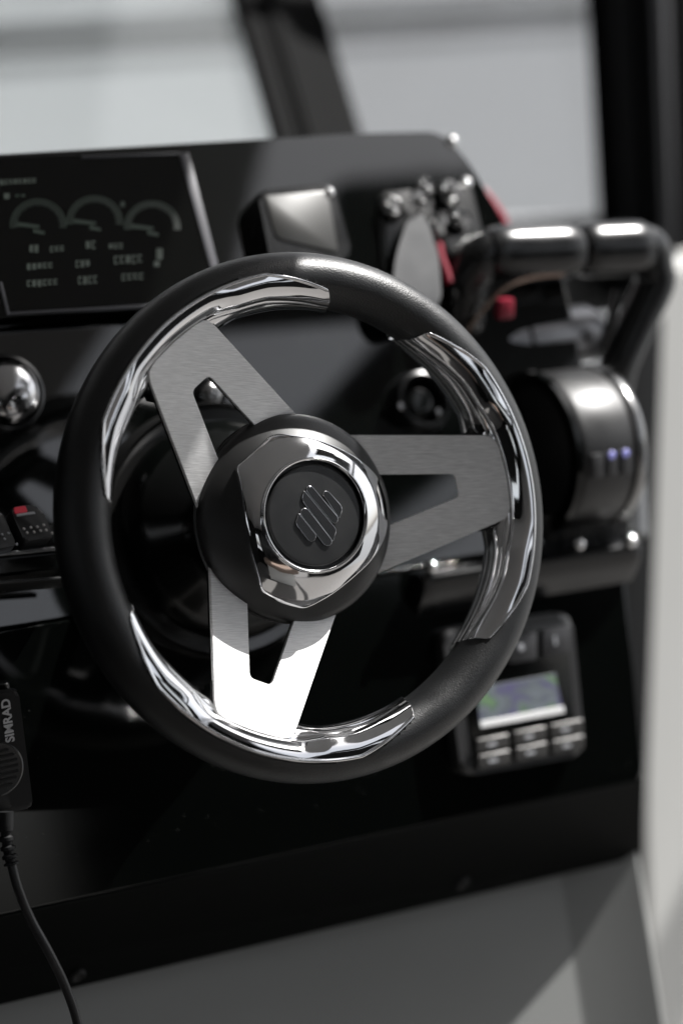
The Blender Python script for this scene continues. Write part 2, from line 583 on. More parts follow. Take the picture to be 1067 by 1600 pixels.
def rim_trim(phi0):
    bm = bmnew()
    NP = 96
    SUB = 5
    vlist = []
    for a, b in zip(PC, PC[1:]):
        for q in range(SUB): vlist.append(lerp(a[0], b[0], q / SUB))
    vlist.append(1.0)
    NA = len(vlist) - 1
    def prof(tab_, at_, v):
        pts = []
        for (vv, al, e) in tab_:
            if al is None: al = at_ - (0 if vv == 0 else 7)
            else: al = min(al, lerp(at_ - 7, -66, (vv - .07) / .93))
            pts.append((vv, al, e))
        return interp(v, [(p[0], p[1]) for p in pts]), interp(v, [(p[0], p[2]) for p in pts]), pts
    grid = []
    for i in range(NP + 1):
        t = -1 + 2 * i / NP
        row = []
        for v in vlist:
            ph = t * (44.5 + 6.5 * v ** 0.8)
            ap = abs(ph)
            at_ = a_top_of(ap)
            c_ = interp(ap, [(0, 1), (11.5, 1), (13, .93), (19.5, .06), (22, 0)])
            a1, e1, p1 = prof(PC, at_, v); a2, e2, p2 = prof(PE, at_, v)
            al = R(lerp(a2, a1, c_)); e = lerp(e2, e1, c_)
            # slight crown between the ridges
            for (x0_, x1_) in zip(PC, PC[1:]):
                if x0_[0] < v < x1_[0]:
                    m_ = (v - x0_[0]) / (x1_[0] - x0_[0]); e += 0.0005 * 4 * m_ * (1 - m_)
            r_ = RC - (RA + e) * math.cos(al)
            th = phi0 + R(ph)
            row.append(bm.verts.new((r_ * math.cos(th), r_ * math.sin(th), RH + (RB + e) * math.sin(al))))
        grid.append(row)
    for i in range(NP):
        for j in range(NA):
            bm.faces.new((grid[i][j], grid[i + 1][j], grid[i + 1][j + 1], grid[i][j + 1]))
    def inner(v, k):
        p = v.co.copy(); th = math.atan2(p.y, p.x)
        c_ = V((RC * math.cos(th), RC * math.sin(th), RH))
        return c_ + (p - c_) * k
    loop = [grid[i][0] for i in range(NP + 1)] + [grid[NP][j] for j in range(1, NA + 1)] + [grid[i][NA] for i in range(NP - 1, -1, -1)] + [grid[0][j] for j in range(NA - 1, 0, -1)]
    inn = [bm.verts.new(inner(v, 0.90)) for v in loop]
    for i in range(len(loop)):
        k = (i + 1) % len(loop)
        bm.faces.new((loop[i], loop[k], inn[k], inn[i]))
    o = bmobj('rim_trim', bm, M_chrome, wheel, angle=20)
    bv = o.modifiers.new('bevel', 'BEVEL'); bv.width = 0.0003; bv.segments = 2; bv.limit_method = 'ANGLE'; bv.angle_limit = R(20)
    return o


def rot(p, a): return (p[0] * math.cos(a) - p[1] * math.sin(a), p[0] * math.sin(a) + p[1] * math.cos(a))


def spoke_outline(g=0.0):
    # local (s, t) of the sloping plate, symmetric about t = 0
    hw = lambda s: 0.0573 - 0.198 * s - g
    o = [(0.030, hw(0.030)), (0.1425, hw(0.1425)), (0.1488, 0.0262 - g), (0.1512, 0.0190), (0.1523, 0.0)]
    o = rounded(o + [(s, -t) for s, t in o[-2::-1]], [0, .004, .006, .004, .004, .004, .006, .004, 0], 5)
    wv = [(0.052, 0.0206 + g), (0.1186 + g, 0.0082 + g * .6), (0.1186 + g, -0.0082 - g * .6), (0.052, -0.0206 - g)]
    wv = rounded(wv, [.001, .0042, .0042, .001], 6)
    return o, wv


def holed(bm, outer, hole, z0, z1, xf, bev):
    """flat plate with a window: triangulated fill then extruded"""
    vo = [bm.verts.new((*p, z1)) for p in outer]; vh = [bm.verts.new((*p, z1)) for p in hole]
    eo = [bm.edges.new((vo[i], vo[(i + 1) % len(vo)])) for i in range(len(vo))]
    eh = [bm.edges.new((vh[i], vh[(i + 1) % len(vh)])) for i in range(len(vh))]
    r_ = bmesh.ops.triangle_fill(bm, edges=eo + eh, use_beauty=True)
    top = [f for f in r_['geom'] if isinstance(f, bmesh.types.BMFace)]
    bmesh.ops.dissolve_limit(bm, angle_limit=0.01, verts=list({v for f in top for v in f.verts}), edges=list({e for f in top for e in f.edges}), delimit=set())
    # rebuild as two loops of side walls with a tiny chamfer
    for loop, sgn in ((vo, -1), (vh, 1)):
        n = len(loop)
        prev = loop
        cx = sum(v.co.x for v in loop) / n; cy = sum(v.co.y for v in loop) / n
        pts = [V((v.co.x, v.co.y)) for v in loop]
        nr = []
        for i in range(n):
            t = (pts[(i + 1) % n] - pts[i - 1]).normalized(); nn = V((t.y, -t.x))
            if nn.dot(pts[i] - V((cx, cy))) < 0: nn = -nn
            nr.append(nn if sgn < 0 else -nn)
        for off, z in ((bev, z1 - bev), (bev, z0)):
            cur = [bm.verts.new((pts[i].x + nr[i].x * off, pts[i].y + nr[i].y * off, z)) for i in range(n)]
            for i in range(n):
                k = (i + 1) % n
                bm.faces.new((prev[i], prev[k], cur[k], cur[i]))
            prev = cur
    bmesh.ops.transform(bm, matrix=xf, verts=bm.verts)


for k in range(3):
    phi = A0 - k * 2 * math.pi / 3
    # plate frame: s axis rises towards the driver by TAU
    ex = V((math.cos(phi) * math.cos(TAU), math.sin(phi) * math.cos(TAU), math.sin(TAU)))
    ey = V((-math.sin(phi), math.cos(phi), 0))
    ez = ex.cross(ey)
    xf = Matrix((ex, ey, ez)).transposed().to_4x4()
    o, wv = spoke_outline()
    bm = bmnew(); holed(bm, o, wv, -0.0030, 0.0, xf, 0.0003)
    sp = bmobj('spoke', bm, M_brush, wheel, angle=25)
    o, wv = spoke_outline(0.0012)
    bm = bmnew(); holed(bm, o, wv, -0.0078, -0.0032, xf, 0.0003)
    b2 = bmobj('spoke_backing', bm, M_satin, sp, angle=25)
    tr_ = rim_trim(phi)
    hw = lambda q: 0.0573 - 0.198 * q + 0.0016
    so = [(0.128, hw(0.128)), (0.1440, hw(0.1440)), (0.1520, 0.0268), (0.1552, 0.0180), (0.1562, 0.0)]
    so = rounded(so + [(q, -t) for q, t in so[-2::-1]], [.001, .004, .006, .004, .004, .004, .006, .004, .001], 5)
    bm = bmnew(); prism(bm, so, -0.012, -0.0024, 0.0022, 4); bmesh.ops.transform(bm, matrix=xf, verts=bm.verts)
    bmobj('spoke_socket', bm, M_gloss2, tr_, angle=30)

# hub
SH = [(0.040, -0.030), (0.056, -0.012), (0.0665, 0.004), (0.0690, 0.0095), (0.0690, 0.0105), (0.0678, 0.0115), (0.0678, 0.013), (0.0688, 0.0145),
      (0.0690, 0.0175), (0.0686, 0.0198), (0.0670, 0.0224), (0.0643, 0.0250), (0.0600, 0.0285), (0.0550, 0.0325), (0.0490, 0.0362), (0.0420, 0.0395), (0.0360, 0.0415), (0.0, 0.0418)]
hub = lathe('hub', SH, M_shell, wheel, None, 128, 30)


def shell_h(r_):
    tab = [(0.036, .0430), (0.042, .0407), (0.047, 0.0385), (0.0522, .0357), (0.0565, .0322), (0.060, .0287), (0.064, .0252)]
    return interp(r_, tab)


cov_px = [((370.5, 730), .5), ((429, 677.5), .8), ((505, 690), 2), ((558, 716), 2), ((589, 745), .8), ((603.5, 790), 1.5), ((604, 830), 1.2), ((583, 872), 2), ((520, 927), 2), ((477, 950.5), .8), ((437, 941), 1.2), ((409.5, 923.5), .6), ((389, 845), 2)]
cpts, crad = [], []
for (px, py), rd in cov_px:
    h = .03
    for _ in range(8):
        x, y = wloc(px, py, h); h = shell_h(math.hypot(x, y)) + .0022
    cpts.append((x, y)); crad.append(rd * .006)
cpoly = rounded(cpts, crad, 5)
outl = []
for k in range(240):
    a = -180 + 360 * k / 240
    d = V((math.cos(R(a)), math.sin(R(a))))
    best = .05
    for p, q in zip(cpoly, cpoly[1:] + cpoly[:1]):
        p, q = V(p), V(q); e = q - p
        den = d.x * e.y - d.y * e.x
        if abs(den) < 1e-12: continue
        t = (p.x * e.y - p.y * e.x) / den; u = (p.x * d.y - p.y * d.x) / den
        if t > 0 and -1e-6 <= u <= 1 + 1e-6: best = t
    outl.append((a, best))
bm = bmnew()
rings = []
rs = [0, .08, .2, .35, .5, .65, .8, .9, .965, 1.0]
for fr_ in rs:
    ring = []
    for a, ro in outl:
        r_ = lerp(0.0362, ro, fr_)
        h = shell_h(r_) + 0.0026 + 0.0007 * math.sin(fr_ * math.pi)
        ring.append(bm.verts.new((r_ * math.cos(R(a)), r_ * math.sin(R(a)), h)))
    rings.append(ring)
ring = []
for a, ro in outl:
    ring.append(bm.verts.new(((ro + .0006) * math.cos(R(a)), (ro + .0006) * math.sin(R(a)), shell_h(ro) + 0.0018)))
rings.append(ring)
ring = []
for a, ro in outl:
    ring.append(bm.verts.new(((ro + .0006) * math.cos(R(a)), (ro + .0006) * math.sin(R(a)), shell_h(ro) - 0.003)))
rings.append(ring)
for q in range(len(rings) - 1):
    for k in range(240):
        bm.faces.new((rings[q][k], rings[q][(k + 1) % 240], rings[q + 1][(k + 1) % 240], rings[q + 1][k]))
bmobj('hub_cover', bm, M_chrome, wheel, angle=28)
# bezel ring and cap
lathe('bezel_ring', [(0.0378, 0.043), (0.0376, 0.0482), (0.0372, 0.0491), (0.0366, 0.0494), (0.0360, 0.0491), (0.0353, 0.0482), (0.0349, 0.0470), (0.0348, 0.0405), (0.0, 0.0405)], M_chrome, wheel, None, 160, 40)
cap = lathe('horn_cap', [(0.0330, 0.0408), (0.0330, 0.0456), (0.0328, 0.0463), (0.0321, 0.0467), (0.0312, 0.0468), (0.0, 0.0468)], M_cap, wheel, None, 160, 40)
bars = [
    [(575, 300), (580, 262), (608, 240), (650, 255), (822, 445), (836, 505), (803, 622), (785, 600)],
    [(340, 212), (358, 180), (390, 170), (428, 190), (772, 600), (780, 640), (762, 680), (730, 692), (698, 676), (350, 252)],
    [(312, 236), (336, 270), (742, 760), (753, 800), (712, 942), (692, 918), (312, 412), (286, 365), (288, 318)],
    [(258, 532), (288, 488), (325, 480), (360, 500), (688, 915), (695, 960), (670, 998), (622, 1005), (590, 985), (270, 580)],
    [(236, 552), (250, 575), (465, 840), (476, 872), (452, 928), (405, 942), (368, 922), (212, 720), (196, 672)]]
for b_ in bars:
    pts = [wloc(440 + x / 8.89, 740 + y / 8.89, 0.0473) for x, y in b_]
    pts = rounded(pts, 0.0007, 3)
    ar = sum(p[0] * q[1] - q[0] * p[1] for p, q in zip(pts, pts[1:] + pts[:1]))
    def offs(d):
        o_ = []
        for i in range(len(pts)):
            t_ = (V(pts[(i + 1) % len(pts)]) - V(pts[i - 1])).normalized()
            n_ = V((t_.y, -t_.x)) * (1 if ar > 0 else -1)
            o_.append(tuple(V(pts[i]) + n_ * d))
        return o_
    bm = bmnew(); prism(bm, offs(0.00022), 0.0460, 0.0478, 0.0005, 3)
    e = bmobj('emblem_bar', bm, M_edge, cap, angle=50)
    bm = bmnew(); prism(bm, offs(-0.00022), 0.0462, 0.04795, 0.0001, 1)
    bmobj('bar_face', bm, M_logo, e, angle=40)
    # groove-lit edge: thin polished outline
# place every part in the wheel's frame (meshes are in wheel coordinates)

# ------------------------------------------------------------------ steering column
axm = WM.copy()
col = thing('steering_column', 'round gloss black column housing with a thin chrome ring behind the wheel', 'column', WM)
D0 = -0.098
lathe('housing', [(0.0, -0.012), (0.034, -0.016), (0.040, -0.030), (0.044, -0.045), (0.052, -0.060), (0.066, -0.074), (0.075, -0.086), (0.078, -0.10), (0.078, -0.16)], M_gloss2, col, None, 96, 45)
lathe('trim_ring', [(0.078, -0.104), (0.086, -0.103), (0.0895, -0.098), (0.0905, -0.104), (0.091, -0.16)], pmat('ring_dark', (0.10, 0.10, 0.10), 0.2, 0.9), col, None, 96, 45)

# ------------------------------------------------------------------ left display
disp = thing('display_screen', 'wide black chartplotter screen showing three dim gauge dials', 'display', TF.mat(*TF.loc(140, 365), 0))


def tpl(fr, pts, lift=0): return [fr.loc(*p, lift) for p in pts]


bz = tpl(TF, [(-60, 500), (352, 474), (287, 238), (-120, 250)], 0.006)
plate('bezel', rounded(bz, .006, 5), 0.0005, 0.006, M_gloss2, disp, TF.mat(), 0.0015, 3)
sc_ = tpl(TF, [(8, 487), (340, 468), (283, 243), (-52, 254)], 0.0065)
plate('screen', rounded(sc_, .002, 3), 0.0055, 0.0068, M_lcd_black, disp, TF.mat(), 0.0003, 1)
# thin polished edge down the right side and the lower left corner
for pl in ([(281, 240), (295, 238), (357, 474), (345, 475)], [(-2, 440), (4, 440), (17, 492), (11, 492)], [(14, 487), (14, 492), (345, 473), (345, 470)], [(128, 243), (128, 247), (283, 241), (283, 238)]):
    plate('edge_trim', tpl(TF, pl, 0.0075), 0.0055, 0.0078, pmat('edge_trim', (0.10, 0.10, 0.11), 0.3, spec=0.6), disp, TF.mat(), 0.0005, 2)


def sx(px, py): return TF.loc(px, py, 0.0072)


def arc(cx, cy, rx, ry, a0, a1, w_, mat, name='gauge_dial'):
    bm = bmnew(); n = 30; a_, b_ = [], []
    for k in range(n + 1):
        a = R(lerp(a0, a1, k / n))
        for rr, lst in ((1, a_), (1 - w_, b_)):
            x, y = sx(cx + rx * rr * math.cos(a), cy - ry * rr * math.sin(a))
            lst.append(bm.verts.new((x, y, 0.0074)))
    for k in range(n): bm.faces.new((a_[k], a_[k + 1], b_[k + 1], b_[k]))
    return bmobj(name, bm, mat, disp, TF.mat(), smooth=False)


for cx, cy in ((60, 353), (148, 348), (238, 356)):
    arc(cx, cy, 44, 42, -5, 185, 0.05, M_ui_dim)
    arc(cx, cy, 41, 39, -5, 185, 0.17, M_ui_faint)
    for q_ in range(11):
        a_ = lerp(-3, 183, q_ / 10); arc(cx, cy, 41, 39, a_ - 1.2, a_ + 1.2, 0.22, M_ui_dim, 'tick')
    bm = bmnew()
    for (x0_, y0_, x1_, y1_) in ((-34, -6, 2, 4), (-8, 4, 10, 14)):
        q = [sx(cx + a, cy + b_) for a, b_ in ((x0_, y0_), (x1_, y0_ + 5), (x1_, y1_), (x0_, y1_ - 3))]
        bm.faces.new([bm.verts.new((*p, 0.0076)) for p in q])
    bmobj('gauge_needle', bm, M_ui_dim, disp, TF.mat(), smooth=False)
for k in range(3): pass
rows = [(46, 383, 16, 13, 2), (78, 385, 24, 10, 3), (134, 377, 18, 14, 2), (170, 381, 24, 9, 3), (42, 412, 42, 10, 5), (118, 407, 24, 12, 3), (178, 400, 46, 14, 5), (42, 438, 50, 11, 6), (122, 432, 32, 13, 4), (190, 428, 36, 11, 4),
        (0, 281, 58, 9, 8), (6, 302, 12, 10, 1), (24, 304, 18, 4, 2), (244, 388, 13, 20, 1), (240, 408, 12, 10, 1), (188, 315, 9, 9, 1)]
for (x, y, w_, h_, n) in rows:
    bm = bmnew()
    cw = w_ / n
    for k in range(n):
        hh = h_ * (0.8 + 0.2 * random.random())
        x0_, x1_ = x + cw * k + 0.5, x + cw * (k + 0.78)
        sh = -0.05 * (k * cw)
        if n == 1 or random.random() < 0.35:
            cells = [(x0_, y + sh, x1_, y + sh + hh)]
        else:  # characters, too blurred in the photograph to read
            s_ = cw * 0.2 + 0.5
            cells = [(x0_, y + sh, x0_ + s_, y + sh + hh), (x0_ + s_, y + sh, x1_, y + sh + 2.6), (x0_ + s_, y + sh + hh - 2.6, x1_, y + sh + hh)]
        for (p, q, r_, s2) in cells:
            bm.faces.new([bm.verts.new((*sx(*c_), 0.0074)) for c_ in ((p, q), (r_, q), (r_, s2), (p, s2))])
    bmobj('readout', bm, M_ui if (x, y) not in ((24, 304), (188, 315)) else M_ui_dim, disp, TF.mat(), smooth=False)

# small framed display on the upper fascia
sd = thing('small_display', 'small tilted silver-faced display with rounded frame beside the large screen', 'display', TF.mat(*TF.loc(475, 345), 0))
q = tpl(TF, [(425, 418), (552, 402), (520, 285), (402, 297)], 0.02)
plate('frame', rounded(q, .008, 6), 0.0, 0.020, M_satin, sd, TF.mat(), 0.004, 4)
q = tpl(TF, [(432, 372), (528, 395), (512, 298), (412, 306)], 0.0205)
plate('face', rounded(q, .004, 6), 0.018, 0.0212, pmat('display_face', (0.045, 0.045, 0.043), 0.3, metal=0.3), sd, TF.mat(), 0.0006, 2)

# ------------------------------------------------------------------ stereo
STZ = 0.012
sm = PF.mat(*PF.loc(810, 1085, STZ), 0)
stereo = thing('marine_stereo', 'black marine stereo with a small colour screen and six silver buttons', 'stereo', sm)
q = tpl(PF, [(722, 1215), (915, 1180), (893, 955), (690, 985)], STZ)
plate('body', rounded(q, .012, 7), -0.002, STZ, pmat('stereo_bezel', (0.035, 0.035, 0.036), 0.28, spec=0.8), stereo, PF.mat(), 0.005, 4)
q2 = tpl(PF, [(738, 1192), (900, 1165), (884, 972), (716, 1000)], STZ)
plate('face', rounded(q2, .004, 4), STZ - 0.001, STZ + 0.0006, M_gloss2, stereo, PF.mat(), 0.0004, 2)


def quadl(cx, cy, w_, h_, sk=-0.17):
    return [(cx - w_ / 2, cy + h_ / 2 - sk * w_ / 2 * 1), (cx + w_ / 2, cy + h_ / 2 + sk * w_ / 2), (cx + w_ / 2, cy - h_ / 2 + sk * w_ / 2), (cx - w_ / 2, cy - h_ / 2 - sk * w_ / 2)]


q = tpl(PF, [(749, 1136), (878, 1112), (866, 1052), (744, 1074)], STZ)
plate('screen', q, STZ, STZ + 0.0012, M_stereo_lcd, stereo, PF.mat(), 0.0004, 1)
q = tpl(PF, [(750, 1137), (880, 1113), (878, 1103), (749, 1127)], STZ)
plate('screen_bar', q, STZ, STZ + 0.0016, pmat('screen_bar', (0.5, 0.5, 0.5), 0.4, emis=((0.8, 0.8, 0.8), 0.22)), stereo, PF.mat(), 0.0002, 1)
for (cx, cy) in ((813, 1012), (866, 1001)):
    q = tpl(PF, quadl(cx, cy, 44, 42), STZ)
    b_ = plate('button', rounded(q, .002, 4), STZ, STZ + 0.0035, pmat('button_black', (0.03, 0.03, 0.032), 0.35), stereo, PF.mat(), 0.0008, 2)
    a, c_ = PF.loc(cx, cy, STZ + 0.003)
    if cx < 840:
        lathe('symbol', [(0, 0.0041), (0.0022, 0.0041), (0.0026, 0.0038), (0.0028, 0.0030)], M_mark, b_, PF.mat(a, c_, STZ), 20)
    else:
        plate('symbol', rect(a - .0012, c_ - .0035, a + .0012, c_ + .0035, .0008), STZ + 0.003, STZ + 0.0041, M_mark, b_, PF.mat(), 0.0002, 1)
for j, yy in enumerate((0, 25)):
    for i, (cx, cy) in enumerate(((765, 1161), (823, 1149), (880, 1138))):
        q = tpl(PF, quadl(cx + j * 2, cy + yy, 50, 21, -0.19), STZ)
        b_ = plate('button', rounded(q, .0015, 3), STZ, STZ + 0.005, pmat('button_silver', (0.07, 0.068, 0.066), 0.35, metal=0.5), stereo, PF.mat(), 0.0014, 3)
        a, c_ = PF.loc(cx + j * 2 + 3, cy + yy + 3, STZ + 0.005)
        plate('symbol', rect(a - .004, c_ - .0011, a + .004, c_ + .0011), STZ + .0045, STZ + .0054, M_mark, b_, PF.mat(), 0.0002, 1)

# ------------------------------------------------------------------ rocker switches, left edge
RS = Frame(PF.w(*PF.loc(0, 905), 0.03), 38)


def wpl(fr, pts, lift=0): return tpl(fr, pts, lift)


hp = thing('switch_holder', 'black switch shelf with thin metallic lips along the left dash', 'switch panel', RS.mat(*RS.loc(20, 900)))
for nm, pl, z0, z1, mt, bv in (('tray', [(-260, 925), (118, 885), (108, 812), (-260, 860)], -0.03, 0.0, M_gloss2, .002),
                          ('front_lip', [(-260, 897), (104, 858), (103, 851), (-260, 890)], 0.0, 0.004, M_steel, .001),
                          ('shelf_edge', [(-260, 930), (112, 905), (112, 898), (-260, 922)], -0.012, 0.002, M_satin, .002)):
    plate(nm, tpl(RS, pl, max(z1, 0)), z0, z1, mt, hp, RS.mat(), bv, 3)
for (off, lab, red) in ((0, 'rocker switch with a red mark and eight pale dots, beside the wheel rim', True), (-62, 'rocker switch cut by the left edge of the photo, without red mark', False)):
    rs_ = thing('rocker_switch', lab, 'switch', RS.mat(*RS.loc(48 + off, 825), 0.0), 'rocker switches on the left of the dash')
    pl = [(39 + off, 846), (85 + off, 838), (66 + off, 796), (48 + off, 788), (17 + off, 793), (22 + off, 808)] if red else [(-28, 862), (27, 852), (4, 800), (-8, 794), (-50, 800)]
    q = tpl(RS, pl, 0.012)
    plate('rocker', rounded(q, .003, 4), -0.002, 0.012, pmat('rocker_black', (0.03, 0.031, 0.032), 0.3), rs_, RS.mat(), 0.0025, 3)
    if red:
        q = tpl(RS, [(24, 803), (44, 800), (40, 790), (22, 793)], 0.0125)
        plate('red_mark', rounded(q, .001, 3), 0.0115, 0.0128, pmat('red_print', (0.30, 0.01, 0.02), 0.4, emis=((1, 0.05, 0.1), 0.05)), rs_, RS.mat(), 0.0003, 1)
        q = tpl(RS, [(27, 807), (56, 803), (54, 799), (26, 803)], 0.0125)
        plate('white_bar', q, 0.0115, 0.0127, M_mark, rs_, RS.mat(), 0.0002, 1)
        dots = [(38, 826), (49, 824), (59, 823), (69, 820), (43, 832), (54, 831), (64, 829), (73, 828), (82, 833)]
    else:
        dots = [(4, 835), (14, 833), (8, 842), (27, 850), (-6, 838)]
    for p in dots:
        a, c_ = RS.loc(*p, 0.0122)
        lathe('dot', [(0, 0.0008), (0.0008, 0.0006), (0.0011, 0)], M_ledw if red else M_mark, rs_, RS.mat(a, c_, 0.0119), 12)

# ------------------------------------------------------------------ chrome knobs and ignition on the middle fascia
def knob(px, py, rad, label, mt=M_steel, ring=True, nm='knob', fr=MF):
    k = thing(nm, label, 'knob', fr.mat(*fr.loc(px, py, 0.02), 0))
    m = fr.mat(*fr.loc(px, py, rad * 0.5), 0)
    lathe('dome', [(0, rad * 0.62), (rad * 0.35, rad * 0.60), (rad * 0.65, rad * 0.5), (rad * 0.86, rad * 0.32), (rad * 0.96, rad * 0.12), (rad, -0.002)], mt, k, m, 64, 60)
    if ring:
        lathe('base_ring', [(rad * 0.98, 0.004), (rad * 1.10, 0.003), (rad * 1.13, -0.001)], M_satin, k, m, 64, 40)
    return k


knob(20, 607, 0.0245, 'large round chrome dome at the left edge below the screen', pmat('dull_chrome', (0.55, 0.55, 0.56), 0.16, 1.0, rvar=(60, 0.1, 0.25)))
knob(333, 613, 0.0105, 'small round chrome button seen through the upper left spoke', M_steel)
ig = thing('cup_socket', 'round black socket with a glinting rim seen inside the wheel at right', 'socket', MF.mat(*MF.loc(660, 625), 0))
m = MF.mat(*MF.loc(662, 625, 0.01), 0)
lathe('socket_rim', [(0.016, -0.001), (0.017, 0.010), (0.0195, 0.013), (0.022, 0.012), (0.0235, 0.006), (0.024, -0.002)], M_satin, ig, m, 64, 50)
lathe('socket_core', [(0.0, 0.006), (0.006, 0.008), (0.0105, 0.006), (0.0155, 0.003), (0.0165, 0.0)], M_gloss2, ig, m, 48, 50)
lathe('screw', [(0, 0.0142), (0.002, 0.014), (0.003, 0.013)], M_steel, ig, MF.mat(*MF.loc(686, 643, 0.014), 0), 20)
lathe('screw', [(0, 0.0142), (0.002, 0.014), (0.003, 0.013)], M_steel, ig, MF.mat(*MF.loc(627, 634, 0.014), 0), 20)

# ------------------------------------------------------------------ engine key switches, lanyard, tag at the right of the upper fascia
ks = thing('key_switch', 'cluster of small steel key switches with keys at the dash corner', 'key switch', TF.mat(*TF.loc(700, 340), 0))
plate('plate', rounded(tpl(TF, [(600, 440), (770, 425), (735, 285), (590, 300)], 0.003), .008, 6), 0.0, 0.003, M_gloss2, ks, TF.mat(), 0.001, 2)
for (x, y, r_) in ((616, 322, .009), (705, 298, .010), (722, 340, .0095), (684, 350, .008), (668, 290, .008)):
    m = TF.mat(*TF.loc(x, y, 0.01), 0.002)
    b_ = lathe('lock', [(0, 0.009), (r_ * .35, 0.0095), (r_ * .4, 0.007), (r_ * .75, 0.0085), (r_, 0.006), (r_ * 1.08, 0.0)], M_steel, ks, m, 40, 30)
for (x, y, ang, ln) in ((716, 300, 100, .014), (690, 352, 60, .017), (650, 305, 20, .013), (727, 352, 80, .014)):
    a, c_ = TF.loc(x, y, 0.018)
    m = TF.mat(a, c_, 0.016) @ Matrix.Rotation(R(ang), 4, 'Z')
    bm = bmnew()
    prism(bm, rounded([(-ln * .5, -.0016), (ln * .1, -.0016), (ln * .2, -.0042), (ln * .6, -.0042), (ln * .6, .0042), (ln * .2, .0042), (ln * .1, .0016), (-ln * .5, .0016)], .001, 3), -0.001, 0.001, 0.0004, 1)
    bmobj('key', bm, M_steel, ks, m)
tg = thing('key_float', 'pale grey leaf-shaped key tag hanging below the key switches', 'key tag', TF.mat(*TF.loc(660, 340, 0.02), 0.01))
q = tpl(TF, [(612, 460), (640, 505), (690, 480), (686, 400), (668, 345), (652, 330), (634, 350), (618, 400)], 0.014)
plate('tag', rounded(q, .012, 6), 0.009, 0.014, M_pale, tg, TF.mat(), 0.002, 3)
bm = bmnew()
tube(bm, smooth_path([TF.w(*TF.loc(652, 334, 0.012), 0.013), TF.w(*TF.loc(660, 315, 0.02), 0.02), TF.w(*TF.loc(676, 322, 0.012), 0.012)], 6), 0.0012, 8)
bmobj('loop', bm, M_steel, tg)
ln_ = thing('kill_cord', 'bright red safety lanyard draped over the dash corner', 'lanyard', TF.mat(*TF.loc(760, 330, 0.02), 0.01))
bm = bmnew()
D = 2.02
pth = [at(700, 283, 1.97), at(722, 288, 1.955), at(748, 300, 1.95), at(768, 322, 1.95), at(784, 350, 1.95), at(792, 395, 1.955), at(786, 450, 1.95), at(790, 490, 1.94), at(770, 505, 1.94)]
tube(bm, smooth_path(pth, 8), 0.0055, 12)
bmobj('cord', bm, M_red, ln_)
bm = bmnew()
tube(bm, smooth_path([TF.w(*TF.loc(x_, y_, .008), .008) for x_, y_ in ((684, 380), (688, 402), (696, 424), (702, 442))], 6), [.0036] * 19, 10)
bmobj('cord_end', bm, M_red, ln_)
bm = bmnew()
cuboid(bm, at(788, 482, 1.80), 0.014, 0.008, 0.016, bev=0.003)
bmobj('clip', bm, M_red, ln_)

# ------------------------------------------------------------------ throttle lever
def dxy(px, py, d): return at(px, py, d)


thr = thing('throttle_control', 'black twin throttle lever with a loop handle and lit buttons at right', 'throttle', loc=at(880, 850, 1.84))
# drum, axis along X
DD = 1.835
cL = at(838, 708, DD); cR = V((at(950, 705, DD + 0.035).x, cL.y, cL.z + 0.001))
cR = V((cL.x + 0.078, cL.y, cL.z))
ax = V((1, 0, 0))
Mx = Matrix((V((0, 1, 0)), V((0, 0, 1)), V((1, 0, 0)))).transposed().to_4x4()
Mx.translation = cL
rr = 0.063
lathe('drum', [(0, -0.004), (rr * .80, -0.004), (rr * .90, -0.001), (rr * .95, 0.002), (rr * .965, 0.006), (rr * .965, 0.046), (rr * .95, 0.049), (0, 0.049)], pmat('drum_black', (0.006, 0.006, 0.0065), 0.42, spec=0.6, rvar=(40, .38, .5)), thr, Mx, 96, 50)
lathe('side_ring', [(rr * .9, 0.0495), (rr * .98, 0.0495), (rr * 1.0, 0.052), (rr * .99, 0.058), (rr * .9, 0.062), (0, 0.063)], M_steel, thr, Mx, 96, 50)
lathe('side_ring', [(rr * .84, -0.006), (rr * .99, -0.005), (rr * 1.0, -0.0005), (rr * .94, 0.0)], M_gloss2, thr, Mx, 96, 50)
# button strip and buttons on the drum's front
for k, (px, lit) in enumerate(((858, False), (891, True), (920, True))):
    a = R(-166 - 7)       # angle round the drum, front
    m = Mx @ Matrix.Rotation(R(176), 4, 'Z')
    zc = 0.012 + 0.0125 * k
    bm = bmnew(); cuboid(bm, (rr * .975, 0.003, zc), 0.004, 0.018, 0.010, bev=0.0014)
    b_ = bmobj('button', bm, pmat('lever_button', (0.05, 0.05, 0.052), 0.3), thr, m)
    if lit:
        m2 = m @ Matrix.Translation((rr * .975 + 0.002, -0.004, zc)) @ Matrix.Rotation(R(90), 4, 'Y')
        lathe('indicator', [(0, 0.001), (0.0022, 0.0008), (0.0030, 0)], M_led, b_, m2, 20)
# mount between drum and pod
bm = bmnew()
c0 = cL + V((0.030, 0.02, -0.07))
cuboid(bm, c0, 0.085, 0.10, 0.06, bev=0.012, seg=3)
bmobj('foot', bm, M_satin, thr)
# lever hub cylinder behind / above
bm = bmnew()
a = at(752, 545, 1.86); b_ = a + V((0.105, 0.0, 0.004))
tube(bm, [a, a.lerp(b_, .04), a.lerp(b_, .3), a.lerp(b_, .32), a.lerp(b_, .34), a.lerp(b_, .92), b_], [.018, .0215, .0225, .0205, .0225, .0225, .018], 40)
bmobj('lever_hub', bm, pmat('hub_satin', (0.22, 0.22, 0.23), 0.3, metal=0.7), thr, angle=30)
# grip: two halves with a groove
gl = at(735, 392, 1.80); gr_ = at(1042, 380, 1.80)
gl = at(742, 398, 1.815); gr_ = gl + V((1, 0.0, 0)) * 0.1
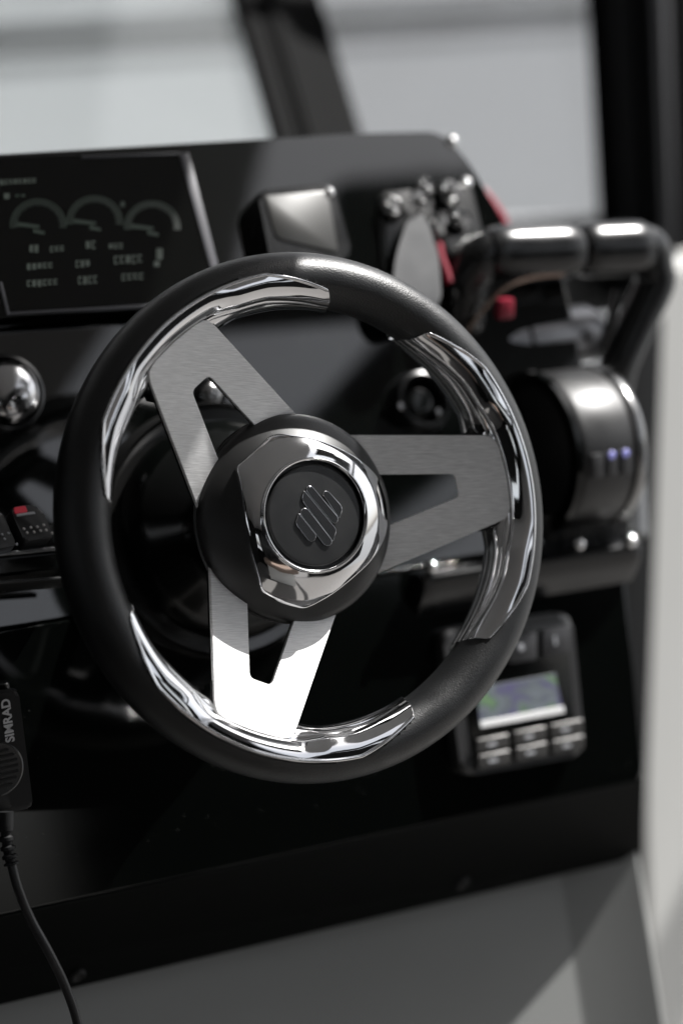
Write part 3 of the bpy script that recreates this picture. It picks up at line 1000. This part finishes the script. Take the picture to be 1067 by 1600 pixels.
# direction of the grip in space: along X, right end farther
tgt = at(1012, 386, 1.89)
gdir = (tgt - gl)
Mp = thr
for (t0, t1, nm) in ((0.06, 0.565, 'grip'), (0.585, 0.97, 'grip')):
    bm = bmnew()
    p = [gl + gdir * (t0 + (t1 - t0) * k / 12) for k in range(13)]
    rad = [0.0175, .0197, .0204] + [.0206] * 7 + [.0204, .0197, .0175]
    tube(bm, p, rad, 36, squash=(V((0, 0, 1)), 1.06))
    bmobj(nm, bm, M_satin, thr, angle=30)
bm = bmnew()
tube(bm, [gl + gdir * .55, gl + gdir * .60], .0145, 24)
bmobj('grip_joint', bm, M_matte, thr)
# left arm
bm = bmnew()
pl = smooth_path([gl + gdir * .16, gl + gdir * .05 + V((0, 0, -0.002)), gl + gdir * -.02 + V((0, 0.004, -0.018)), at(728, 455, 1.825), at(724, 500, 1.84), at(748, 545, 1.86)], 8)
n = len(pl)
tube(bm, pl, [lerp(.0182, .0165, k / (n - 1)) for k in range(n)], 28, squash=(V((0, 1, 0)), 0.8))
bmobj('lever_arm', bm, M_satin, thr, angle=60)
# web under the grip (the inside of the loop), thin edge coloured with its tan reflection
bm = bmnew()
pl = smooth_path([at(722, 530, 1.825), at(745, 495, 1.82), at(785, 452, 1.815), at(830, 434, 1.825), at(880, 428, 1.84)], 8)
tube(bm, pl, 0.0017, 12)
bmobj('loop_edge', bm, pmat('loop_tan_reflection', (0.3, 0.22, 0.18), 0.25, metal=0.9), thr)
bm = bmnew()
outer = [(700, 400), (745, 372), (900, 372), (900, 420), (850, 424), (800, 440), (765, 468), (738, 505), (718, 545), (695, 540)]
LF = Frame(at(760, 430, 1.835), 0)
prism(bm, [LF.loc(*p) for p in outer], -0.012, 0.0, 0.004, 3)
bmobj('lever_web', bm, M_satin, thr, LF.mat())
# right arm
bm = bmnew()
pr = smooth_path([gl + gdir * .90, gl + gdir * 1.0 + V((0, 0, -0.002)), gl + gdir * 1.035 + V((0, 0.0, -0.018)), at(1022, 445, 1.90), at(992, 510, 1.90), at(965, 575, 1.90), at(955, 640, 1.91), at(950, 700, 1.91)], 8)
n = len(pr)
tube(bm, pr, [lerp(.0182, .0150, k / (n - 1)) for k in range(n)], 28, squash=(V((0, 1, 0)), 0.8))
bmobj('lever_arm', bm, M_satin, thr, angle=60)
bm = bmnew(); tube(bm, smooth_path([at(966, 455, 1.87), at(955, 500, 1.875), at(940, 545, 1.88)], 6), [.004] * 13, 10)
bmobj('arm_rib', bm, M_satin, thr)

# grab rail / bright curved edge beside the white wall
gb = thing('side_rail', 'thin curved steel edge rail rising beside the white wall at right', 'rail', loc=at(985, 650, 1.98))
bm = bmnew()
tube(bm, smooth_path([at(1052, 390, 2.0), at(1022, 450, 1.99), at(995, 530, 1.985), at(976, 610, 1.98), at(970, 680, 1.975)], 8), 0.0035, 12)
bmobj('rail_tube', bm, pmat('rail_grey', (0.25, 0.25, 0.25), 0.3, metal=.7), gb)
# shiny post and end cap between throttle and wall
ep = thing('end_trim', 'grey metal corner post standing at the right end of the throttle pod', 'trim', loc=at(985, 840, 1.9))
bm = bmnew()
tube(bm, smooth_path([at(988, 676, 1.93), at(990, 720, 1.925), at(992, 780, 1.915), at(994, 838, 1.905)], 6), [.006] + [.009] * 18, 20)
bmobj('post', bm, pmat('post_grey', (0.16, 0.165, 0.17), 0.25, metal=.6), ep)
bm = bmnew()
tube(bm, smooth_path([at(965, 760, 1.90), at(955, 800, 1.89), at(930, 828, 1.875), at(915, 845, 1.86)], 6), .0035, 12)
bmobj('stay', bm, pmat('stay_grey', (0.2, 0.2, 0.2), 0.3, metal=.6), ep)

# ------------------------------------------------------------------ radio microphone
MD = 1.545
mF = Frame(at(10, 1190, MD), 6)
mic = thing('radio_microphone', 'black handheld radio microphone lettered SIMRAD hanging at the left edge', 'microphone', mF.mat(*mF.loc(0, 1180)))


def ml(pts, z=0): return [mF.loc(*p, z) for p in pts]


plate('body', rounded(ml([(-95, 1292), (53, 1262), (30, 1080), (-110, 1100)]), [.01, .004, .003, .01], 6), -0.024, 0, M_matte, mic, mF.mat(), 0.006, 5)
plate('face_panel', rounded(ml([(-90, 1282), (20, 1262), (14, 1235), (12, 1168), (8, 1160), (0, 1088), (-104, 1100)], .002), .002, 4), -0.002, 0.0018, M_matte, mic, mF.mat(), 0.001, 2)
a, c_ = mF.loc(-4, 1202, 0.003)
gr0 = lathe('speaker_grille', [(0, 0.0028), (0.0150, 0.0026), (0.0168, 0.0028), (0.0180, 0.0020), (0.0184, 0.0)], M_satin, mic, mF.mat(a, c_, 0.001), 64, 40)
for k in range(7):
    yy = -0.0115 + 0.0038 * k
    hw_ = math.sqrt(max(0.0145 ** 2 - yy ** 2, 1e-6))
    bm = bmnew()
    prism(bm, rect(-hw_, yy - .0008, hw_, yy + .0008, .0006), 0.0025, 0.0034, 0.0003, 1)
    bmobj('slat', bm, M_matte, mic, mF.mat(a, c_, 0.001) @ Matrix.Rotation(R(3), 4, 'Z'))
for (x, y, r_, h_) in ((4, 1078, .005, .008), (12, 1084, .0065, .003)):
    p0 = at(x, y, MD + .01)
    bm = bmnew(); tube(bm, [p0 - V((0, 0, .004)), p0 + V((0, 0, h_ * .6)), p0 + V((0, 0, h_ * .7))], [r_, r_, r_ * .8], 28)
    bmobj('top_knob', bm, M_satin, mic, angle=30)
# lettering
cu_ = bpy.data.curves.new('lettering', 'FONT'); cu_.body = 'SIMRAD'; cu_.size = 0.0078; cu_.extrude = 0.0001; cu_.offset = 0.00022
cu_.space_character = 1.0
to = bpy.data.objects.new('lettering_src', cu_); C.objects.link(to)
dg = bpy.context.evaluated_depsgraph_get(); dg.update()
me = bpy.data.meshes.new_from_object(to.evaluated_get(dg))
bpy.data.objects.remove(to)
b0 = V(ml([(23, 1158)], .002)[0]); b1 = V(ml([(15, 1091)], .002)[0])
xs_ = [v.co.x for v in me.vertices]; w0 = max(xs_) - min(xs_)
L_ = (b1 - b0).length; s_ = L_ / w0
ang = math.atan2((b1 - b0).y, (b1 - b0).x)
bm = bmnew(); bm.from_mesh(me)
for v in bm.verts: v.co = V(((v.co.x - min(xs_)) * s_, v.co.y * s_ * 1.02, v.co.z + 0.0002))
lt = bmobj('lettering', bm, pmat('lettering_grey', (0.6, 0.61, 0.63), 0.5), mic, mF.mat(b0.x, b0.y, 0.002) @ Matrix.Rotation(ang, 4, 'Z'), smooth=False)
# strain relief and cord
bm = bmnew()
cp = [at(9, 1268, MD - .004), at(10, 1300, MD - .004), at(14, 1330, MD - .004), at(19, 1352, MD - .004)]
sp_ = smooth_path(cp, 12)
rad = []
for k in range(len(sp_)):
    rad.append(0.0052 if k < 10 else (0.0049 if (k // 3) % 2 else 0.0034))
tube(bm, sp_, rad, 18)
bmobj('strain_relief', bm, M_matte, mic, angle=25)
bm = bmnew()
cp = [at(18, 1345, MD - .004), at(28, 1385, MD - .004), at(48, 1435, MD), at(78, 1490, MD + .004), at(102, 1540, MD + .01), at(122, 1600, MD + .015), at(140, 1700, MD + .02), at(120, 1850, MD + .05), at(60, 2000, MD + .1)]
tube(bm, smooth_path(cp, 10), 0.0031, 18)
bmobj('cord', bm, pmat('cord_black', (0.02, 0.02, 0.021), 0.35), mic)

# ------------------------------------------------------------------ windscreen frame, glass
def post(bm, pts_bottom, pts_top, Yb, Yt, depth, ext=1.6):
    """box post between pixel pairs, base in plane y=Yb, top in plane y=Yt, extended upward"""
    n = V((0, -1, 0))
    bl, br = [hit(*p, V((0, Yb, 0)), n) for p in pts_bottom]
    tl, tr = [hit(*p, V((0, Yt, 0)), n) for p in pts_top]
    tl = bl + (tl - bl) * ext; tr = br + (tr - br) * ext
    dv = V((0, depth, 0))
    vs = [bm.verts.new(p) for p in (bl, br, tr, tl, bl + dv, br + dv, tr + dv, tl + dv)]
    for f in ((0, 1, 2, 3), (5, 4, 7, 6), (4, 0, 3, 7), (1, 5, 6, 2), (3, 2, 6, 7), (4, 5, 1, 0)):
        bm.faces.new([vs[i] for i in f])
    bmesh.ops.bevel(bm, geom=[e for e in bm.edges], offset=0.006, segments=2, affect='EDGES')


wf = thing('windscreen', 'black framed windscreen above the dashboard, the leaning post in its middle', 'windscreen', loc=V((WP.x, 2.1, 1.3)))
for (b0, b1, t0, t1, Yb, Yt, dp, mt) in (
        ((436, 240), (580, 240), (364, -10), (504, -10), 2.00, 2.12, 0.016, M_post),
        ((484, 240), (516, 240), (410, -10), (444, -10), 1.992, 2.112, 0.012, M_post)):
    bm = bmnew(); post(bm, (b0, b1), (t0, t1), Yb, Yt, dp)
    bmobj('centre_post', bm, mt, wf, angle=40)
for (b0, b1, t0, t1, Yb, Yt, dp, mt) in (
        ((950, 470), (974, 470), (924, -10), (944, -10), 2.02, 2.06, 0.016, M_post),
        ((974, 470), (1012, 470), (942, -10), (1000, -10), 2.00, 2.04, 0.016, M_post),
        ((1014, 470), (1046, 470), (1002, -10), (1026, -10), 1.99, 2.03, 0.016, M_post),
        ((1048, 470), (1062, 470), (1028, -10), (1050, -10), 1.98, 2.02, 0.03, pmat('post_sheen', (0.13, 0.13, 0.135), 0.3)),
        ((1064, 470), (1130, 470), (1053, -10), (1120, -10), 1.99, 2.03, 0.016, M_post)):
    bm = bmnew(); post(bm, (b0, b1), (t0, t1), Yb, Yt, dp)
    bmobj('side_post', bm, mt, wf, angle=40)
# base rail
bm = bmnew()
p0 = hit(760, 336, V((0, 2.04, 0)), V((0, -1, 0))); p1 = hit(1060, 334, V((0, 2.04, 0)), V((0, -1, 0)))
zt = p1.z
cuboid(bm, ((p0.x + p1.x) / 2 - .6, 2.06, zt - 0.05), (p1.x - p0.x) + 1.4, 0.05, 0.10, bev=0.004)
bmobj('base_rail', bm, M_matte, wf)
# panes
def pane(px_pts, Yb, Yt, mt=None):
    n = V((0, -1, 0))
    P = [hit(*p, V((0, Yb if i < 2 else Yt, 0)), n) for i, p in enumerate(px_pts)]
    P[2] = P[1] + (P[2] - P[1]) * 1.5; P[3] = P[0] + (P[3] - P[0]) * 1.5
    nn = (P[1] - P[0]).cross(P[2] - P[0]).normalized() * 0.004
    vs = P + [p + nn for p in P]
    return mesh('pane', vs, [(0, 1, 2, 3), (7, 6, 5, 4), (0, 4, 5, 1), (1, 5, 6, 2), (2, 6, 7, 3), (3, 7, 4, 0)], mt or M_glass, wf, smooth=False)


pane([(-350, 262), (445, 245), (375, -10), (-420, -10)], 2.03, 2.14)
pane([(570, 335), (948, 335), (920, -10), (497, -10)], 2.045, 2.09, M_glass2)

# ------------------------------------------------------------------ white side wall at right
YR = 1.86; n = V((0, -math.cos(R(7)), math.sin(R(7))))
wl = [hit(*p, V((0, YR, 1)), n) for p in ((1016, 1900), (1012, 1300), (1006, 800), (1008, 560), (1014, 470), (1034, 432), (1066, 402), (1400, 350))]
ptsw = [(p.x, p.z) for p in wl]
ptsw[0] = (ptsw[0][0], 0.0)
ptsw += [(ptsw[-1][0] + .5, ptsw[-1][1]), (ptsw[-1][0] + .5, 0.0)]
bm = bmnew()
T7 = math.tan(R(7))
b_ = [bm.verts.new((x, YR + (z - 1) * T7, z)) for x, z in ptsw]; t_ = [bm.verts.new((x, YR + .03 + (z - 1) * T7, z)) for x, z in ptsw]
bm.faces.new(b_); bm.faces.new(t_[::-1])
for i in range(len(b_)):
    k = (i + 1) % len(b_); bm.faces.new((b_[i], b_[k], t_[k], t_[i]))
bmesh.ops.bevel(bm, geom=[e for e in bm.edges if abs(e.verts[0].co.y - YR - (e.verts[0].co.z - 1) * T7) < 1e-4 and abs(e.verts[1].co.y - YR - (e.verts[1].co.z - 1) * T7) < 1e-4], offset=0.008, segments=3, affect='EDGES')
tag(bmobj('side_wall', bm, M_white, None), 'tall off-white gelcoat side wall at the right edge of the photo', 'wall')

# black plate added for the shade in the gap between console and side wall
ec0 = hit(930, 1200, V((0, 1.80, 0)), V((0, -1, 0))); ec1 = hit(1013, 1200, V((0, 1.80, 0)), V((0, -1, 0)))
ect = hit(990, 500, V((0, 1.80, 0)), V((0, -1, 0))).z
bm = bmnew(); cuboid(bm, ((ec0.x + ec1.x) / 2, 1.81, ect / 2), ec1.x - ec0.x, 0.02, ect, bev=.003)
bmobj('gap_filler', bm, M_matte, console)

# ------------------------------------------------------------------ boat around the helm (reflected, and bounding the shade)
pS = WP + WN * 0.03 + WU * -0.062 + WV * 0.058            # point on the upper left spoke where the roof's shadow edge runs
sS = None
q = hit(330, 690, WP + WN * 0.028, WN)
ZR = 2.10
tt = (ZR - q.z) / SUN.z
XE = (q + SUN * tt).x - 0.002
bm = bmnew()
cuboid(bm, ((XE - 3.2) / 2, 0.15, ZR + 0.04), XE + 3.2, 5.2, 0.08, bev=0.02)
tag(bmobj('hardtop_roof', bm, pmat('roof_lining', (0.32, 0.32, 0.32), 0.5), None), 'flat grey hardtop roof over the helm, outside the photo', 'roof')
bm = bmnew()
cuboid(bm, (0.0, -0.2, -0.03), 7, 8, 0.06)
tag(bmobj('deck', bm, pmat('deck', (0.12, 0.115, 0.11), 0.6, bump=(60, .2, .002)), None), kind='structure')
bm = bmnew(); cuboid(bm, (2.56, 0.15, ZR + 0.04), 0.065, 5.2, 0.06, bev=0.01)  # added unseen bar; casts the shadow band across the side wall
tag(bmobj('shadow_bar', bm, M_grey, None), 'grey overhead bar added to cast the shadow band on the side wall, outside the photo', 'rail')
bm = bmnew(); cuboid(bm, (2.10, -0.75, ZR + 0.04), 0.50, 3.3, 0.05, bev=0.01)  # added unseen slab; keeps the right of the middle fascia's reflection dark
tag(bmobj('reflection_blocker', bm, M_gloss2, None), 'flat black panel added beside the roof edge to darken dash reflections, outside the photo', 'panel')
bm = bmnew(); cuboid(bm, (1.63, 0.77, ZR + 0.05), 0.40, 0.46, 0.04, bev=0.03, seg=4)  # added unseen slab; blackens the reflection low in the upper fascia
tag(bmobj('fascia_reflection_blocker', bm, M_gloss2, None), 'small black slab added beside the roof edge to darken upper fascia reflections, outside the photo', 'slab')
# helm seat behind the camera
hs_ = thing('pilot_chair', 'black upholstered helm seat standing behind the camera', 'seat', loc=V((0.4, -0.9, 0)))
M_tan = pmat('tan_vinyl', (0.24, 0.18, 0.145), 0.5)
bm = bmnew(); cuboid(bm, (0.5, -0.75, 0.75), 1.1, 0.55, 0.16, bev=0.05, seg=4); bmobj('cushion', bm, M_tan, hs_)
bm = bmnew(); cuboid(bm, (0.5, -1.05, 1.25), 1.1, 0.14, 0.85, bev=0.05, seg=4); bmobj('backrest', bm, M_satin, hs_)
bm = bmnew(); cuboid(bm, (0.5, -0.8, 0.33), 0.9, 0.45, 0.66, bev=0.03); bmobj('pedestal', bm, M_white, hs_)
# aft bulkhead with a doorway and window, run wide to darken dash reflections
AB = thing('aft_bulkhead', 'dark cabin bulkhead with door and window openings behind the helm', 'bulkhead', loc=V((0, -2.4, 0)))
mb = pmat('bulkhead_dark', (0.012, 0.012, 0.012), 0.9, spec=0.1)
for (xa, xb, za, zb) in ((-3.2, -1.6, 0, ZR), (-1.6, -0.7, 0, 0.9), (-1.6, -0.7, 1.75, ZR), (-0.7, 1.2, 0, ZR), (1.2, 1.8, 1.95, ZR), (1.8, 2.3, 0, ZR), (2.3, 5.5, 0, ZR)):
    bm = bmnew(); cuboid(bm, ((xa + xb) / 2, -2.42, (za + zb) / 2), xb - xa, 0.05, zb - za); bmobj('panel', bm, mb, AB)
# port side: low coaming and window band
PS = thing('port_side', 'dark port cabin side with a window band, left of the camera', 'cabin side', loc=V((-3.2, 0, 0)))
for (ya, yb_, za, zb) in ((-2.4, 2.6, 0, 1.05), (-2.4, 2.6, 1.8, ZR), (-2.4, 2.6, 1.05, 1.38), (-2.4, 2.6, 1.6, 1.8)):
    bm = bmnew(); cuboid(bm, (-1.6, (ya + yb_) / 2, (za + zb) / 2), 0.05, yb_ - ya, zb - za); bmobj('panel', bm, mb, PS)

# ------------------------------------------------------------------ outside
bm = bmnew()
r_ = bmesh.ops.create_grid(bm, x_segments=2, y_segments=2, size=200)
bmesh.ops.translate(bm, vec=(0, 0, -1.4), verts=bm.verts)
tag(bmobj('ground', bm, pmat('concrete', (0.13, 0.135, 0.14), 0.8, bump=(4, .3, .01)), None, smooth=False), kind='structure')
OW = Frame(at(0, 60, 3.9), 0, 17.8)
ow = thing('outside_wall', 'pale grey wall with a dark horizontal band seen blurred through the windscreen', 'wall', OW.mat())
m_ow = pmat('wall_pale', (0.53, 0.54, 0.55), 0.6, rvar=(2, .5, .7))
y0 = OW.loc(0, 82)[1]; y1 = OW.loc(0, 44)[1]
plate('wall_face', [(-14, -4), (22, -4), (22, y0), (-14, y0)], -0.2, 0, m_ow, ow, OW.mat(), 0)
plate('band', [(-14, y0), (22, y0), (22, y1), (-14, y1)], -0.2, -0.02, pmat('band_grey', (0.13, 0.13, 0.13), 0.5), ow, OW.mat(), 0)
plate('wall_top', [(-14, y1), (22, y1), (22, y1 + 2.2), (-14, y1 + 2.2)], -0.2, 0, m_ow, ow, OW.mat(), 0)
y2 = OW.loc(0, 97)[1]
plate('seam', [(-14, y2 - .004), (22, y2 - .004), (22, y2 + .004), (-14, y2 + .004)], -0.001, 0.004, pmat('seam_grey', (0.25, 0.25, 0.25), .6), ow, OW.mat(), 0)

# wheel meshes were made in wheel coordinates: their objects sit at the wheel's own origin (identity basis)
